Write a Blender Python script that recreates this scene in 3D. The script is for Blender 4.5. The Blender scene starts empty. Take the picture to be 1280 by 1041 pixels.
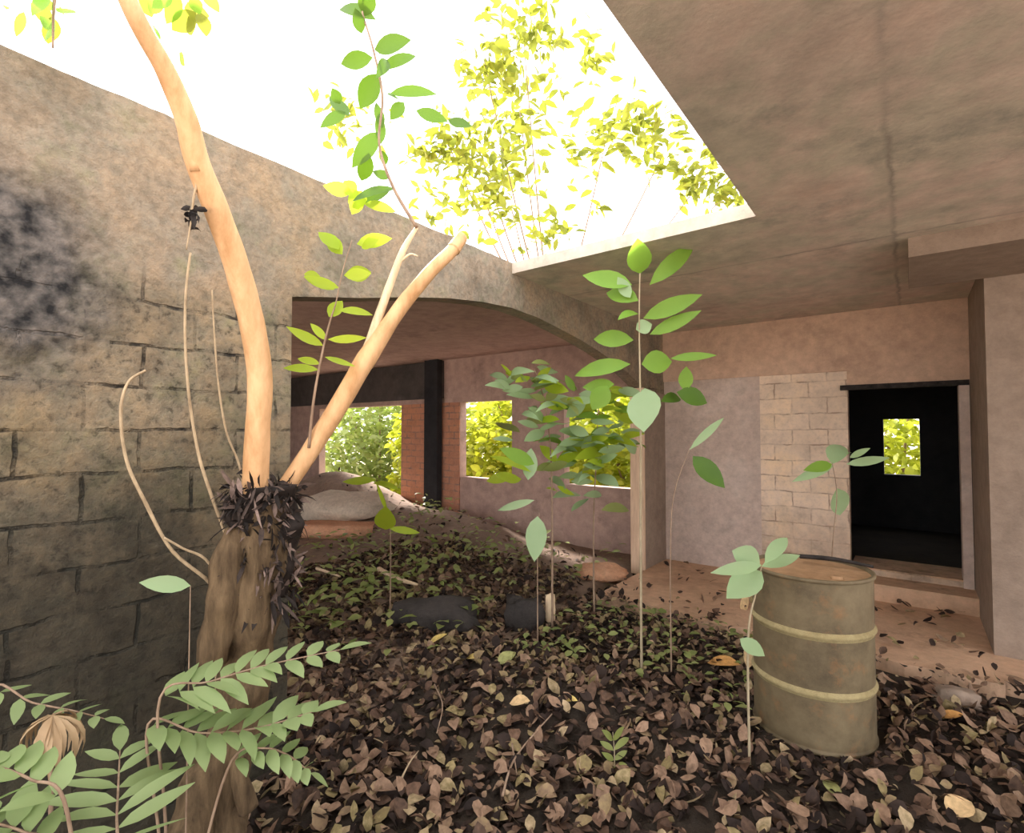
import bpy, math, random
from mathutils import Vector, noise

# ------------------------------------------------------------------ camera, sky, light, exposure
S = bpy.context.scene
COL = S.collection
random.seed(11)
EYE = 1.65                                   # eye height above the old floor
F = 645.0                                    # focal length in pixels of the 1280 px wide frame
PITCH = math.atan(19.5 / F)
YAW = math.atan(0.769)
cam = bpy.data.cameras.new('camera')
cam.sensor_width = 36.0
cam.lens = 36.0 * F / 1280.0
cam.clip_start = 0.02
camo = bpy.data.objects.new('camera', cam)
camo.location = (0, 0, EYE)
camo.rotation_euler = (math.pi / 2 + PITCH, 0, YAW)
COL.objects.link(camo)
S.camera = camo

W = bpy.data.worlds.new('overcast_sky')
W.use_nodes = True
bg = W.node_tree.nodes['Background']
bg.inputs['Color'].default_value = (1.0, 0.97, 0.945, 1)
bg.inputs['Strength'].default_value = 2.3
S.world = W

fill_sun = bpy.data.lights.new('fill_sun', 'SUN')  # added to bounce off the pale yard and brighten the ceiling
fill_sun.energy = 15.0
fill_sun.angle = math.radians(12)
fill_sun.color = (1.0, 0.92, 0.84)
fill_suno = bpy.data.objects.new('fill_sun', fill_sun)
fill_suno.rotation_euler = Vector((1.0, -0.35, -0.80)).to_track_quat('-Z', 'Y').to_euler()
COL.objects.link(fill_suno)

S.view_settings.view_transform = 'Standard'
S.view_settings.look = 'None'
S.view_settings.gamma = 1.0
S.view_settings.use_curve_mapping = False
S.view_settings.exposure = 0.5
S.cycles.max_bounces = 10
S.cycles.diffuse_bounces = 6
S.cycles.transparent_max_bounces = 8

# ------------------------------------------------------------------ where a line of sight goes
CY, SY = math.cos(YAW), math.sin(YAW)
def ray(x, y):
    a = (x - 640) / F
    b = (520.5 - y) / F
    Y = math.cos(PITCH) - b * math.sin(PITCH)
    Z = math.sin(PITCH) + b * math.cos(PITCH)
    return Vector((CY * a - SY * Y, SY * a + CY * Y, Z))
def pt(x, y, d):
    return Vector((0, 0, EYE)) + ray(x, y) * d
def on_x(x, y, u):
    r = ray(x, y); return Vector((0, 0, EYE)) + r * (u / r.x)
def on_y(x, y, v):
    r = ray(x, y); return Vector((0, 0, EYE)) + r * (v / r.y)
def sstep(a, b, t):
    t = min(1, max(0, (t - a) / (b - a))); return t * t * (3 - 2 * t)
def bump(u, v, cu, cv, ru, rv):
    d = ((u - cu) / ru) ** 2 + ((v - cv) / rv) ** 2
    return math.exp(-d * 1.6)
def ground(u, v):
    n = noise.noise(Vector((u * 1.3, v * 1.3, 3.1))) * 0.045 + noise.noise(Vector((u * 4.1, v * 4.1, 7.7))) * 0.018
    z = 0.03 + n
    inside = 1.0 if v < 6.3 else 0.0
    z += 0.16 * bump(u, v, -1.55, 2.55, 0.75, 0.6) * inside
    z -= 0.10 * bump(u, v, -1.2, 2.35, 0.4, 0.3) * inside
    z -= 0.20 * bump(u, v, -2.0, 0.45, 0.55, 0.5)
    if v < 6.5:
        z += 0.85 * bump(u, v, -8.8, 5.9, 2.4, 1.2)
        z += 0.35 * bump(u, v, -5.6, 5.6, 1.6, 1.0)
        z += 0.15 * bump(u, v, -4.2, 3.9, 1.0, 1.2)
    if v > 4.2 and u > -2.7:
        z = z * (1 - sstep(4.2, 4.6, v)) + (-0.04) * sstep(4.2, 4.6, v)
    return z
XL = -2.46                                  # inner face of the left wall
def gnd(x, y):
    r = ray(x, y)
    d = 0.5
    while d < 30:
        p = Vector((0, 0, EYE)) + r * d
        if p.z <= ground(p.x, p.y) or (p.x < XL + 0.1 and p.y < 1.4):
            break
        d += 0.02
    p.z = ground(p.x, p.y)
    return p, d

# ------------------------------------------------------------------ materials
class NT:
    def __init__(self, name):
        self.m = bpy.data.materials.new(name)
        self.m.use_nodes = True
        self.t = self.m.node_tree
        self.t.nodes.clear()
        self.out = self.n('ShaderNodeOutputMaterial')
    def n(self, kind, **kw):
        nd = self.t.nodes.new(kind)
        for k, v in kw.items():
            setattr(nd, k, v)
        return nd
    def l(self, a, b):
        self.t.links.new(a, b)
    def noise(self, vec, scale, detail=6, rough=0.6):
        n = self.n('ShaderNodeTexNoise')
        n.inputs['Scale'].default_value = scale
        n.inputs['Detail'].default_value = detail
        n.inputs['Roughness'].default_value = rough
        self.l(vec, n.inputs['Vector'])
        return n.outputs['Fac']
    def ramp(self, fac, stops):
        r = self.n('ShaderNodeValToRGB')
        e = r.color_ramp.elements
        while len(e) < len(stops):
            e.new(0.5)
        for el, (p, c) in zip(e, stops):
            el.position = p
            el.color = (*c, 1) if len(c) == 3 else c
        self.l(fac, r.inputs['Fac'])
        return r.outputs['Color']
    def mix(self, fac, a, b, mode='MIX'):
        m = self.n('ShaderNodeMix', data_type='RGBA', blend_type=mode)
        if isinstance(fac, (int, float)):
            m.inputs[0].default_value = fac
        else:
            self.l(fac, m.inputs[0])
        for s, c in ((m.inputs[6], a), (m.inputs[7], b)):
            if isinstance(c, tuple):
                s.default_value = (*c, 1)
            else:
                self.l(c, s)
        return m.outputs[2]
    def math(self, op, a, b=0.0, c=None):
        m = self.n('ShaderNodeMath', operation=op)
        for i, v in enumerate((a, b) if c is None else (a, b, c)):
            if isinstance(v, (int, float)):
                m.inputs[i].default_value = v
            else:
                self.l(v, m.inputs[i])
        return m.outputs[0]
    def coords(self):
        return self.n('ShaderNodeNewGeometry').outputs['Position']
    def finish(self, color, rough=0.9, bump=None, bstr=0.4, bdist=0.02, spec=0.25):
        p = self.n('ShaderNodeBsdfPrincipled')
        if isinstance(color, tuple):
            p.inputs['Base Color'].default_value = (*color, 1)
        else:
            self.l(color, p.inputs['Base Color'])
        p.inputs['Roughness'].default_value = rough
        p.inputs['Specular IOR Level'].default_value = spec
        if bump is not None:
            b = self.n('ShaderNodeBump')
            b.inputs['Strength'].default_value = bstr
            b.inputs['Distance'].default_value = bdist
            self.l(bump, b.inputs['Height'])
            self.l(b.outputs['Normal'], p.inputs['Normal'])
        self.l(p.outputs['BSDF'], self.out.inputs['Surface'])
        return self.m

def concrete(name, c1, c2, c3, scale=1.2, stain=(0.05, 0.045, 0.04), stain_amt=0.5, bstr=0.35, seams=()):
    t = NT(name)
    P = t.coords()
    a = t.noise(P, scale, 7, 0.62)
    b = t.noise(P, scale * 5, 8, 0.7)
    f = t.noise(P, scale * 28, 4, 0.6)
    col = t.ramp(a, [(0.30, c1), (0.5, c2), (0.70, c3)])
    col = t.mix(0.55, col, t.ramp(b, [(0.3, tuple(x * 0.62 for x in c2)), (0.7, tuple(min(1, x * 1.3) for x in c2))]))
    s = t.ramp(t.noise(P, scale * 0.9 + 0.3, 9, 0.75), [(0.55, (0, 0, 0)), (0.72, (1, 1, 1))])
    col = t.mix(t.math('MULTIPLY', s, stain_amt), col, stain)
    if seams:                                 # faint green, rust and grey tints of an old wet slab
        col = t.mix(0.75, col, t.ramp(t.noise(P, 1.9, 6, 0.65), [(0.32, (0.78, 0.82, 0.78)), (0.44, (0.94, 0.98, 0.90)), (0.55, (1.06, 0.98, 0.95)), (0.68, (1.0, 0.84, 0.80))]), 'MULTIPLY')
    for (ax, pos, wd) in seams:               # board seams and cracks left by the formwork
        sep = t.n('ShaderNodeSeparateXYZ'); t.l(P, sep.inputs[0])
        dd = t.math('ABSOLUTE', t.math('SUBTRACT', t.math('ADD', sep.outputs[ax], t.math('MULTIPLY', t.math('SUBTRACT', b, 0.5), 0.08)), pos))
        mk = t.ramp(dd, [(0.0, (1, 1, 1)), (wd, (0, 0, 0))])
        br = t.ramp(a, [(0.40, (0.1, 0.1, 0.1)), (0.58, (0.8, 0.8, 0.8))])
        col = t.mix(t.math('MULTIPLY', mk, br), col, tuple(x * 0.5 for x in c2))
    h = t.math('ADD', t.math('MULTIPLY', b, 0.7), t.math('MULTIPLY', f, 0.35))
    return t.finish(col, 0.92, h, bstr, 0.03)

def block_wall(name, axis, bw, rh, base, mortar, z_smooth=None, smooth=None, z_low=None, low_tone=None, off=0.0, pock=None, msize=0.012):
    t = NT(name)
    P = t.coords()
    sep = t.n('ShaderNodeSeparateXYZ'); t.l(P, sep.inputs[0])
    along = sep.outputs[axis]
    wob = t.noise(P, 5.0, 4, 0.6)
    wz = t.math('ADD', sep.outputs[2], t.math('MULTIPLY', t.math('SUBTRACT', wob, 0.5), 0.045))
    wa = t.math('ADD', along, t.math('MULTIPLY', t.math('SUBTRACT', t.noise(P, 3.7, 4), 0.5), 0.05))
    cmb = t.n('ShaderNodeCombineXYZ')
    t.l(wa, cmb.inputs[0]); t.l(t.math('ADD', wz, off), cmb.inputs[1])
    br = t.n('ShaderNodeTexBrick')
    br.inputs['Scale'].default_value = 1.0
    br.inputs['Brick Width'].default_value = bw
    br.inputs['Row Height'].default_value = rh
    br.inputs['Mortar Size'].default_value = msize
    br.inputs['Mortar Smooth'].default_value = 0.45
    br.inputs['Bias'].default_value = 0.0
    br.inputs['Color1'].default_value = (*[x * 0.78 for x in base], 1)
    br.inputs['Color2'].default_value = (*[min(1, x * 1.25) for x in base], 1)
    br.inputs['Mortar'].default_value = (*mortar, 1)
    t.l(cmb.outputs[0], br.inputs['Vector'])
    n1 = t.noise(P, 7.0, 8, 0.7)
    n2 = t.noise(P, 1.6, 7, 0.65)
    n3 = t.noise(P, 32.0, 5, 0.65)
    gaps = t.ramp(t.noise(P, 6.0, 5, 0.6), [(0.47, (0.0, 0.0, 0.0)), (0.62, (1, 1, 1))])
    fac = t.math('MULTIPLY', br.outputs['Fac'], gaps)
    blocks = t.mix(fac, t.mix(0.55, br.outputs['Color'], base), mortar)
    tint = t.ramp(n2, [(0.32, tuple(x * 0.62 for x in base)), (0.5, base), (0.68, (base[0] * 1.2, base[1] * 1.12, base[2] * 0.88))])
    blocks = t.mix(0.45, blocks, t.mix(fac, tint, mortar))
    blocks = t.mix(0.8 if z_smooth else 0.35, blocks, t.ramp(n1, [(0.28, (0.42, 0.42, 0.44)), (0.5, (0.95, 0.95, 0.95)), (0.72, (1.25, 1.2, 1.1))]), 'MULTIPLY')
    pits = t.ramp(n3, [(0.33, (0.25, 0.25, 0.25)), (0.45, (1, 1, 1)), (0.7, (1.35, 1.3, 1.2))])
    blocks = t.mix(0.7 if z_smooth else 0.15, blocks, pits, 'MULTIPLY')
    patch = t.ramp(t.noise(P, 4.3, 6, 0.7), [(0.30, (0.80, 0.92, 0.74)), (0.45, (1.0, 1.0, 1.0)), (0.57, (1.14, 1.03, 0.95)), (0.70, (0.70, 0.72, 0.72))])
    patch = t.mix(0.8, (1.0, 1.0, 1.0), patch) if z_smooth else (1.0, 1.0, 1.0)
    blocks = t.mix(1.0, blocks, patch, 'MULTIPLY')
    hb = t.math('SUBTRACT', 1.0, fac)
    if z_smooth is not None:
        zz0 = t.math('ADD', sep.outputs[2], t.math('MULTIPLY', t.math('SUBTRACT', n2, 0.5), 0.5))
        hb = t.math('MAXIMUM', hb, t.ramp(t.math('DIVIDE', zz0, 4.0), [((z_smooth - 0.15) / 4, (0, 0, 0)), ((z_smooth + 0.05) / 4, (1, 1, 1))]))
    h = t.math('ADD', hb, t.math('ADD', t.math('MULTIPLY', n1, 0.9), t.math('MULTIPLY', n3, 0.4)))
    col = blocks
    if z_smooth is not None:
        zz = t.math('ADD', sep.outputs[2], t.math('MULTIPLY', t.math('SUBTRACT', n2, 0.5), 0.5))
        mk = t.ramp(t.math('DIVIDE', zz, 4.0), [((z_smooth - 0.09) / 4, (0, 0, 0)), ((z_smooth + 0.09) / 4, (1, 1, 1))])
        sm = t.ramp(t.noise(P, 2.3, 8, 0.68), [(0.3, tuple(x * 0.6 for x in smooth)), (0.5, smooth), (0.68, (smooth[0] * 1.22, smooth[1] * 1.12, smooth[2] * 1.0))])
        sm = t.mix(1.0, sm, patch, 'MULTIPLY')
        sm = t.mix(0.6, sm, t.ramp(n3, [(0.34, (0.6, 0.6, 0.6)), (0.6, (1.1, 1.1, 1.1))]), 'MULTIPLY')
        col = t.mix(mk, col, sm)
    if low_tone is not None:  # tone blends in towards the bottom, along an uneven height
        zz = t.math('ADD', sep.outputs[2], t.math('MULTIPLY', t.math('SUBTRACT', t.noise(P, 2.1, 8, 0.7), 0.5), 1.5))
        mk = t.ramp(t.math('DIVIDE', zz, 4.0), [((z_low - 0.5) / 4, (1, 1, 1)), ((z_low + 0.35) / 4, (0, 0, 0))])
        col = t.mix(t.math('MULTIPLY', mk, 0.85), col, t.ramp(n1, [(0.3, tuple(x * 0.4 for x in low_tone)), (0.7, tuple(x * 1.6 for x in low_tone))]))
    if pock is not None:                     # a patch of broken, pitted blackened blocks
        d = t.n('ShaderNodeVectorMath', operation='DISTANCE')
        t.l(P, d.inputs[0]); d.inputs[1].default_value = pock[0]
        dd = t.math('ADD', d.outputs['Value'], t.math('MULTIPLY', t.math('SUBTRACT', n2, 0.5), 0.5))
        mk = t.ramp(dd, [(pock[1] * 0.55, (1, 1, 1)), (pock[1], (0, 0, 0))])
        pk = t.ramp(t.noise(P, 16.0, 3, 0.55), [(0.36, (0.015, 0.015, 0.017)), (0.50, (0.075, 0.07, 0.068)), (0.68, (0.17, 0.15, 0.14))])
        col = t.mix(mk, col, pk)
    return t.finish(col, 0.93, h, 0.75 if z_smooth else 0.25, 0.035 if z_smooth else 0.008)

def leaf_mat(name, c1, c2, trans, tfac=0.45, rough=0.5):
    t = NT(name)
    g = t.n('ShaderNodeNewGeometry')
    P = g.outputs['Position']
    v = t.math('ADD', t.math('MULTIPLY', g.outputs['Random Per Island'], 0.7), t.math('MULTIPLY', t.noise(P, 9, 3), 0.5))
    col = t.ramp(v, [(0.2, c1), (0.85, c2)])
    p = t.n('ShaderNodeBsdfPrincipled')
    t.l(col, p.inputs['Base Color'])
    p.inputs['Roughness'].default_value = rough
    p.inputs['Specular IOR Level'].default_value = 0.35
    tr = t.n('ShaderNodeBsdfTranslucent')
    tr.inputs['Color'].default_value = (*trans, 1)
    mx = t.n('ShaderNodeMixShader')
    mx.inputs[0].default_value = tfac
    t.l(p.outputs[0], mx.inputs[1]); t.l(tr.outputs[0], mx.inputs[2])
    t.l(mx.outputs[0], t.out.inputs['Surface'])
    return t.m

def bark(name, c1, c2, scale=(14, 14, 3), bstr=0.4, rough=0.8):
    t = NT(name)
    P = t.coords()
    mp = t.n('ShaderNodeMapping'); mp.inputs['Scale'].default_value = scale
    t.l(P, mp.inputs['Vector'])
    n = t.noise(mp.outputs[0], 1.6, 7, 0.65)
    col = t.ramp(n, [(0.3, c1), (0.68, c2)])
    return t.finish(col, rough, n, bstr, 0.02)

def litter_mat(name, stops):
    t = NT(name)
    g = t.n('ShaderNodeNewGeometry')
    n = t.noise(g.outputs['Position'], 40, 4)
    v = t.math('ADD', t.math('MULTIPLY', g.outputs['Random Per Island'], 0.85), t.math('MULTIPLY', n, 0.15))
    col = t.ramp(v, stops)
    col = t.mix(0.6, col, t.ramp(n, [(0.3, (0.5, 0.5, 0.5)), (0.7, (1.3, 1.3, 1.3))]), 'MULTIPLY')
    return t.finish(col, 0.75, n, 0.3, 0.01)

M = {}
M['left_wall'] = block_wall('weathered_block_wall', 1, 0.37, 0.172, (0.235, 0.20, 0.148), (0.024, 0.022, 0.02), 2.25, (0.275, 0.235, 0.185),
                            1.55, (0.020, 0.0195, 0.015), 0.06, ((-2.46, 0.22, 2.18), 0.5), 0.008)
M['back_block'] = block_wall('pale_block_wall', 0, 0.34, 0.17, (0.80, 0.65, 0.53), (0.44, 0.32, 0.25), None, None, 0.35, (0.30, 0.2, 0.14), 0.02, None, 0.009)
M['brick'] = block_wall('red_brick_pier', 0, 0.24, 0.11, (0.55, 0.27, 0.18), (0.28, 0.2, 0.17), None, None, None, None, 0.0, None, 0.014)
M['ceiling'] = concrete('stained_concrete_ceiling', (0.44, 0.395, 0.355), (0.61, 0.54, 0.485), (0.71, 0.63, 0.565), 1.5, (0.24, 0.245, 0.235), 0.75, 0.18, ((0, -0.05, 0.02), (1, 4.05, 0.02)))
M['plaster'] = concrete('grey_plaster', (0.42, 0.33, 0.29), (0.58, 0.47, 0.42), (0.70, 0.62, 0.58), 2.2, (0.32, 0.27, 0.25), 0.6)
M['brown'] = concrete('brown_concrete', (0.44, 0.29, 0.22), (0.60, 0.42, 0.32), (0.68, 0.50, 0.38), 1.8, (0.24, 0.17, 0.13), 0.5)
M['purple'] = concrete('dusky_render', (0.36, 0.25, 0.22), (0.50, 0.355, 0.31), (0.58, 0.43, 0.38), 1.5, (0.12, 0.09, 0.085), 0.6)
M['shade_grey'] = concrete('grey_shaded_render', (0.05, 0.046, 0.046), (0.085, 0.075, 0.072), (0.12, 0.105, 0.1), 1.5, (0.03, 0.03, 0.03), 0.5)
M['dark'] = concrete('near_black_render', (0.018, 0.018, 0.022), (0.03, 0.03, 0.034), (0.045, 0.042, 0.042), 1.5, (0.01, 0.01, 0.012), 0.6)  # near black render for the dark room, added far walls and post
M['jamb'] = concrete('grey_brown_cement', (0.22, 0.165, 0.13), (0.30, 0.23, 0.185), (0.36, 0.285, 0.23), 2.0, (0.16, 0.14, 0.13), 0.4)
M['lit_jamb'] = bark('tan_lit_jamb_face', (0.60, 0.42, 0.30), (0.82, 0.62, 0.46), (20, 20, 2), 0.2)
M['earth'] = concrete('brown_far_room_earth', (0.16, 0.11, 0.085), (0.27, 0.19, 0.145), (0.38, 0.28, 0.21), 3.0, (0.10, 0.10, 0.05), 0.6, 0.8)
M['floor'] = concrete('reddish_concrete_floor', (0.42, 0.26, 0.18), (0.62, 0.41, 0.28), (0.74, 0.52, 0.37), 1.7, (0.09, 0.07, 0.055), 0.85)
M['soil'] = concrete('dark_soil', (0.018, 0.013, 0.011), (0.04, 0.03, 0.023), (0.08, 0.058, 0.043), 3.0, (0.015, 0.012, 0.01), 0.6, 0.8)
M['yard'] = concrete('pale_bounce_yard', (0.44, 0.36, 0.29), (0.56, 0.47, 0.39), (0.63, 0.54, 0.46), 0.6, (0.36, 0.33, 0.22), 0.5)
M['litter'] = litter_mat('dry_leaf_litter', [(0.0, (0.012, 0.008, 0.008)), (0.35, (0.045, 0.028, 0.022)), (0.58, (0.165, 0.098, 0.066)), (0.74, (0.29, 0.19, 0.13)), (0.85, (0.27, 0.215, 0.10)), (0.97, (0.50, 0.37, 0.25))])
M['loose'] = litter_mat('loose_dry_leaf', [(0.0, (0.16, 0.095, 0.065)), (0.5, (0.30, 0.19, 0.13)), (1.0, (0.44, 0.31, 0.21))])
M['yellow_leaf'] = litter_mat('yellow_fallen_leaf', [(0.0, (0.60, 0.43, 0.12)), (1.0, (0.75, 0.58, 0.22))])
M['tan_leaf'] = litter_mat('tan_fallen_leaf', [(0.0, (0.60, 0.42, 0.22)), (1.0, (0.7, 0.5, 0.28))])
M['orange_leaf'] = litter_mat('orange_fallen_leaf', [(0.0, (0.55, 0.27, 0.08)), (1.0, (0.68, 0.38, 0.14))])
M['olive_leaf'] = litter_mat('olive_fallen_leaf', [(0.0, (0.30, 0.33, 0.12)), (1.0, (0.42, 0.42, 0.18))])
M['leaf'] = leaf_mat('green_leaf', (0.13, 0.29, 0.04), (0.27, 0.48, 0.07), (0.30, 0.52, 0.05), 0.45)
M['leaf_pale'] = leaf_mat('pale_green_leaf', (0.27, 0.42, 0.22), (0.38, 0.52, 0.30), (0.36, 0.55, 0.2), 0.3)
M['leaf_lime'] = leaf_mat('lime_leaf', (0.30, 0.45, 0.03), (0.46, 0.60, 0.05), (0.55, 0.70, 0.05), 0.5)
M['leaf_dark'] = leaf_mat('dark_green_leaf', (0.045, 0.11, 0.018), (0.10, 0.20, 0.025), (0.10, 0.19, 0.012), 0.28)
M['leaf_yellow'] = leaf_mat('sunlit_yellow_green_leaf', (0.05, 0.09, 0.012), (0.30, 0.31, 0.04), (0.32, 0.36, 0.04), 0.42)
M['leaf_out'] = leaf_mat('yard_foliage', (0.22, 0.28, 0.03), (0.45, 0.48, 0.05), (0.40, 0.45, 0.03), 0.45)
M['fern'] = leaf_mat('fern_leaflet', (0.20, 0.29, 0.12), (0.34, 0.43, 0.20), (0.30, 0.5, 0.15), 0.3)
M['dry_frond'] = leaf_mat('dry_frond', (0.42, 0.29, 0.17), (0.58, 0.42, 0.26), (0.4, 0.28, 0.15), 0.2)
M['weed'] = leaf_mat('weed_leaf', (0.18, 0.24, 0.07), (0.36, 0.40, 0.15), (0.32, 0.42, 0.08), 0.35)
M['limb'] = bark('orange_tan_bark', (0.50, 0.27, 0.12), (0.82, 0.52, 0.29), (9, 9, 3), 0.25, 0.6)
M['pale_wood'] = bark('pale_bark', (0.55, 0.42, 0.27), (0.85, 0.72, 0.52), (20, 20, 5), 0.25, 0.7)
M['trunk'] = bark('brown_trunk_bark', (0.055, 0.036, 0.021), (0.19, 0.13, 0.075), (16, 16, 3), 0.9, 0.9)
M['shred'] = litter_mat('shredded_dark_bark', [(0.0, (0.008, 0.006, 0.006)), (0.5, (0.025, 0.018, 0.016)), (0.70, (0.10, 0.07, 0.06)), (1.0, (0.32, 0.23, 0.20))])
M['vine'] = bark('pale_vine', (0.30, 0.22, 0.14), (0.58, 0.45, 0.30), (20, 20, 8), 0.3)
M['twig'] = bark('twig_bark', (0.20, 0.13, 0.09), (0.40, 0.29, 0.21), (20, 20, 8), 0.3)
M['stem'] = bark('green_brown_stem', (0.30, 0.25, 0.16), (0.48, 0.40, 0.28), (20, 20, 6), 0.2)
M['charred'] = bark('charred_wood', (0.01, 0.009, 0.01), (0.05, 0.042, 0.04), (9, 9, 9), 0.6)
M['chip'] = bark('broken_pale_wood', (0.62, 0.44, 0.28), (0.80, 0.64, 0.45), (25, 25, 6), 0.3)
M['rock'] = concrete('dark_stone', (0.03, 0.028, 0.028), (0.06, 0.052, 0.05), (0.10, 0.085, 0.078), 6, (0.02, 0.02, 0.02), 0.5, 0.8)
M['clay'] = concrete('clay_rubble', (0.5, 0.24, 0.14), (0.66, 0.36, 0.22), (0.75, 0.48, 0.33), 5, (0.3, 0.16, 0.1), 0.5, 0.6)
M['rubble'] = concrete('pale_rubble', (0.45, 0.37, 0.30), (0.64, 0.55, 0.45), (0.75, 0.67, 0.56), 5, (0.2, 0.2, 0.12), 0.5, 0.6)
def drum_mat():
    t = NT('olive_drum_paint')
    P = t.coords()
    a = t.noise(P, 4.5, 8, 0.7)
    col = t.ramp(a, [(0.30, (0.085, 0.064, 0.037)), (0.48, (0.15, 0.115, 0.066)), (0.68, (0.21, 0.165, 0.098))])
    r = t.ramp(t.noise(P, 7.0, 8, 0.75), [(0.56, (0, 0, 0)), (0.70, (1, 1, 1))])
    col = t.mix(t.math('MULTIPLY', r, 0.6), col, (0.28, 0.14, 0.06))
    return t.finish(col, 0.6, t.noise(P, 30, 5), 0.15, 0.01, 0.4)
M['drum'] = drum_mat()
M['drum_rim'] = concrete('worn_drum_edge', (0.24, 0.19, 0.09), (0.36, 0.30, 0.16), (0.44, 0.37, 0.21), 8, (0.25, 0.16, 0.07), 0.5)
M['rust'] = concrete('rusty_lid', (0.30, 0.17, 0.09), (0.44, 0.27, 0.15), (0.55, 0.36, 0.22), 4, (0.2, 0.12, 0.08), 0.5)

# ------------------------------------------------------------------ shape helpers
class MB:
    """collects shapes and links them as ONE mesh object"""
    def __init__(self):
        self.v, self.f = [], []
    def add(self, vs, fs):
        o = len(self.v)
        self.v += [tuple(p) for p in vs]
        self.f += [tuple(i + o for i in f) for f in fs]
    def box(self, x0, x1, y0, y1, z0, z1):
        self.add([(x0, y0, z0), (x1, y0, z0), (x1, y1, z0), (x0, y1, z0), (x0, y0, z1), (x1, y0, z1), (x1, y1, z1), (x0, y1, z1)],
                 [(3, 2, 1, 0), (4, 5, 6, 7), (0, 1, 5, 4), (1, 2, 6, 5), (2, 3, 7, 6), (3, 0, 4, 7)])
    def tube(self, pts, radii, n=10, wob=0.0, seg=6, cap=True):
        P = [Vector(p) for p in pts]
        pp, rr = [], []
        for i in range(len(P) - 1):
            p0 = P[max(0, i - 1)]; p1 = P[i]; p2 = P[i + 1]; p3 = P[min(len(P) - 1, i + 2)]
            for k in range(seg):
                t = k / seg
                pp.append(0.5 * ((2 * p1) + (p2 - p0) * t + (2 * p0 - 5 * p1 + 4 * p2 - p3) * t * t + (3 * p1 - p0 - 3 * p2 + p3) * t ** 3))
                rr.append(radii[i] * (1 - t) + radii[i + 1] * t)
        pp.append(P[-1]); rr.append(radii[-1])
        d0 = (pp[1] - pp[0]).normalized()
        up = Vector((1, 0, 0)) if abs(d0.x) < 0.8 else Vector((0, 1, 0))
        a = d0.cross(up).normalized()
        vs, fs = [], []
        for i, p in enumerate(pp):
            d = (pp[min(i + 1, len(pp) - 1)] - pp[max(i - 1, 0)]).normalized()
            a = (a - d * a.dot(d)).normalized()
            b = d.cross(a)
            for k in range(n):
                th = 2 * math.pi * k / n
                q = a * math.cos(th) + b * math.sin(th)
                r = rr[i]
                if wob:
                    r *= 1 + wob * noise.noise((p + q * 0.1) * 9.0)
                vs.append(p + q * r)
        for i in range(len(pp) - 1):
            for k in range(n):
                k2 = (k + 1) % n
                fs.append((i * n + k, i * n + k2, (i + 1) * n + k2, (i + 1) * n + k))
        if cap:
            fs.append(tuple(range(n - 1, -1, -1)))
            fs.append(tuple((len(pp) - 1) * n + k for k in range(n)))
        self.add(vs, fs)
    def leaf(self, p0, p1, width, up=None, droop=0.12, fold=0.25, st=5, peak=0.45, curl=0.0):
        p0, p1 = Vector(p0), Vector(p1)
        d = p1 - p0
        L = d.length
        if L < 1e-5:
            return
        d.normalize()
        up = Vector(up) if up is not None else Vector((0, 0, 1))
        s = d.cross(up)
        if s.length < 0.05:
            s = d.cross(Vector((0.3, 1, 0.2)))
        s.normalize()
        n = s.cross(d)
        ex = math.log(0.5) / math.log(peak)
        vs, fs = [], []
        for i in range(st + 1):
            t = i / st
            w = width * 0.5 * max(0.0, math.sin(math.pi * t ** ex)) ** 0.85 + 0.0006
            c = p0 + d * (L * t) + n * (L * droop * 4 * t * (1 - t)) + n * (curl * L * t * t)
            vs += [c - s * w + n * (fold * w), c, c + s * w + n * (fold * w)]
        for i in range(st):
            a = i * 3
            fs += [(a, a + 1, a + 4, a + 3), (a + 1, a + 2, a + 5, a + 4)]
        self.add(vs, fs)
    def lathe(self, prof, n=40, c=(0, 0, 0)):
        vs, fs = [], []
        for r, z in prof:
            for k in range(n):
                th = 2 * math.pi * k / n
                vs.append((c[0] + r * math.cos(th), c[1] + r * math.sin(th), c[2] + z))
        for i in range(len(prof) - 1):
            for k in range(n):
                k2 = (k + 1) % n
                fs.append((i * n + k, i * n + k2, (i + 1) * n + k2, (i + 1) * n + k))
        self.add(vs, fs)
    def rock(self, c, sx, sy, sz, seed, rot=0.0, n=12, m=8, rough=0.35, boxy=0.5):
        vs, fs = [], []
        for i in range(m + 1):
            ph = math.pi * i / m
            for k in range(n):
                th = 2 * math.pi * k / n
                q = Vector((math.sin(ph) * math.cos(th), math.sin(ph) * math.sin(th), math.cos(ph)))
                mx = max(abs(q.x), abs(q.y), abs(q.z))
                q = q * (1 - boxy) + q / mx * boxy * 0.85
                q *= 1 + rough * noise.noise(q * 1.7 + Vector((seed * 3.1, seed, 0)))
                x, y = q.x * sx, q.y * sy
                vs.append((c[0] + x * math.cos(rot) - y * math.sin(rot), c[1] + x * math.sin(rot) + y * math.cos(rot), c[2] + q.z * sz))
        for i in range(m):
            for k in range(n):
                k2 = (k + 1) % n
                fs.append((i * n + k, (i + 1) * n + k, (i + 1) * n + k2, i * n + k2))
        self.add(vs, fs)
    def build(self, name, mat, parent=None, smooth=True, loc=None):
        me = bpy.data.meshes.new(name)
        o = bpy.data.objects.new(name, me)
        base = Vector(loc) if loc is not None else Vector((0, 0, 0))
        q = parent
        while q is not None:
            base = base + q.location
            q = q.parent
        me.from_pydata([tuple(Vector(p) - base) for p in self.v], [], self.f)
        me.update()
        if smooth:
            me.polygons.foreach_set('use_smooth', [True] * len(me.polygons))
        me.materials.append(mat)
        COL.objects.link(o)
        if parent is not None:
            o.parent = parent
        else:
            o.location = base
        return o

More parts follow.
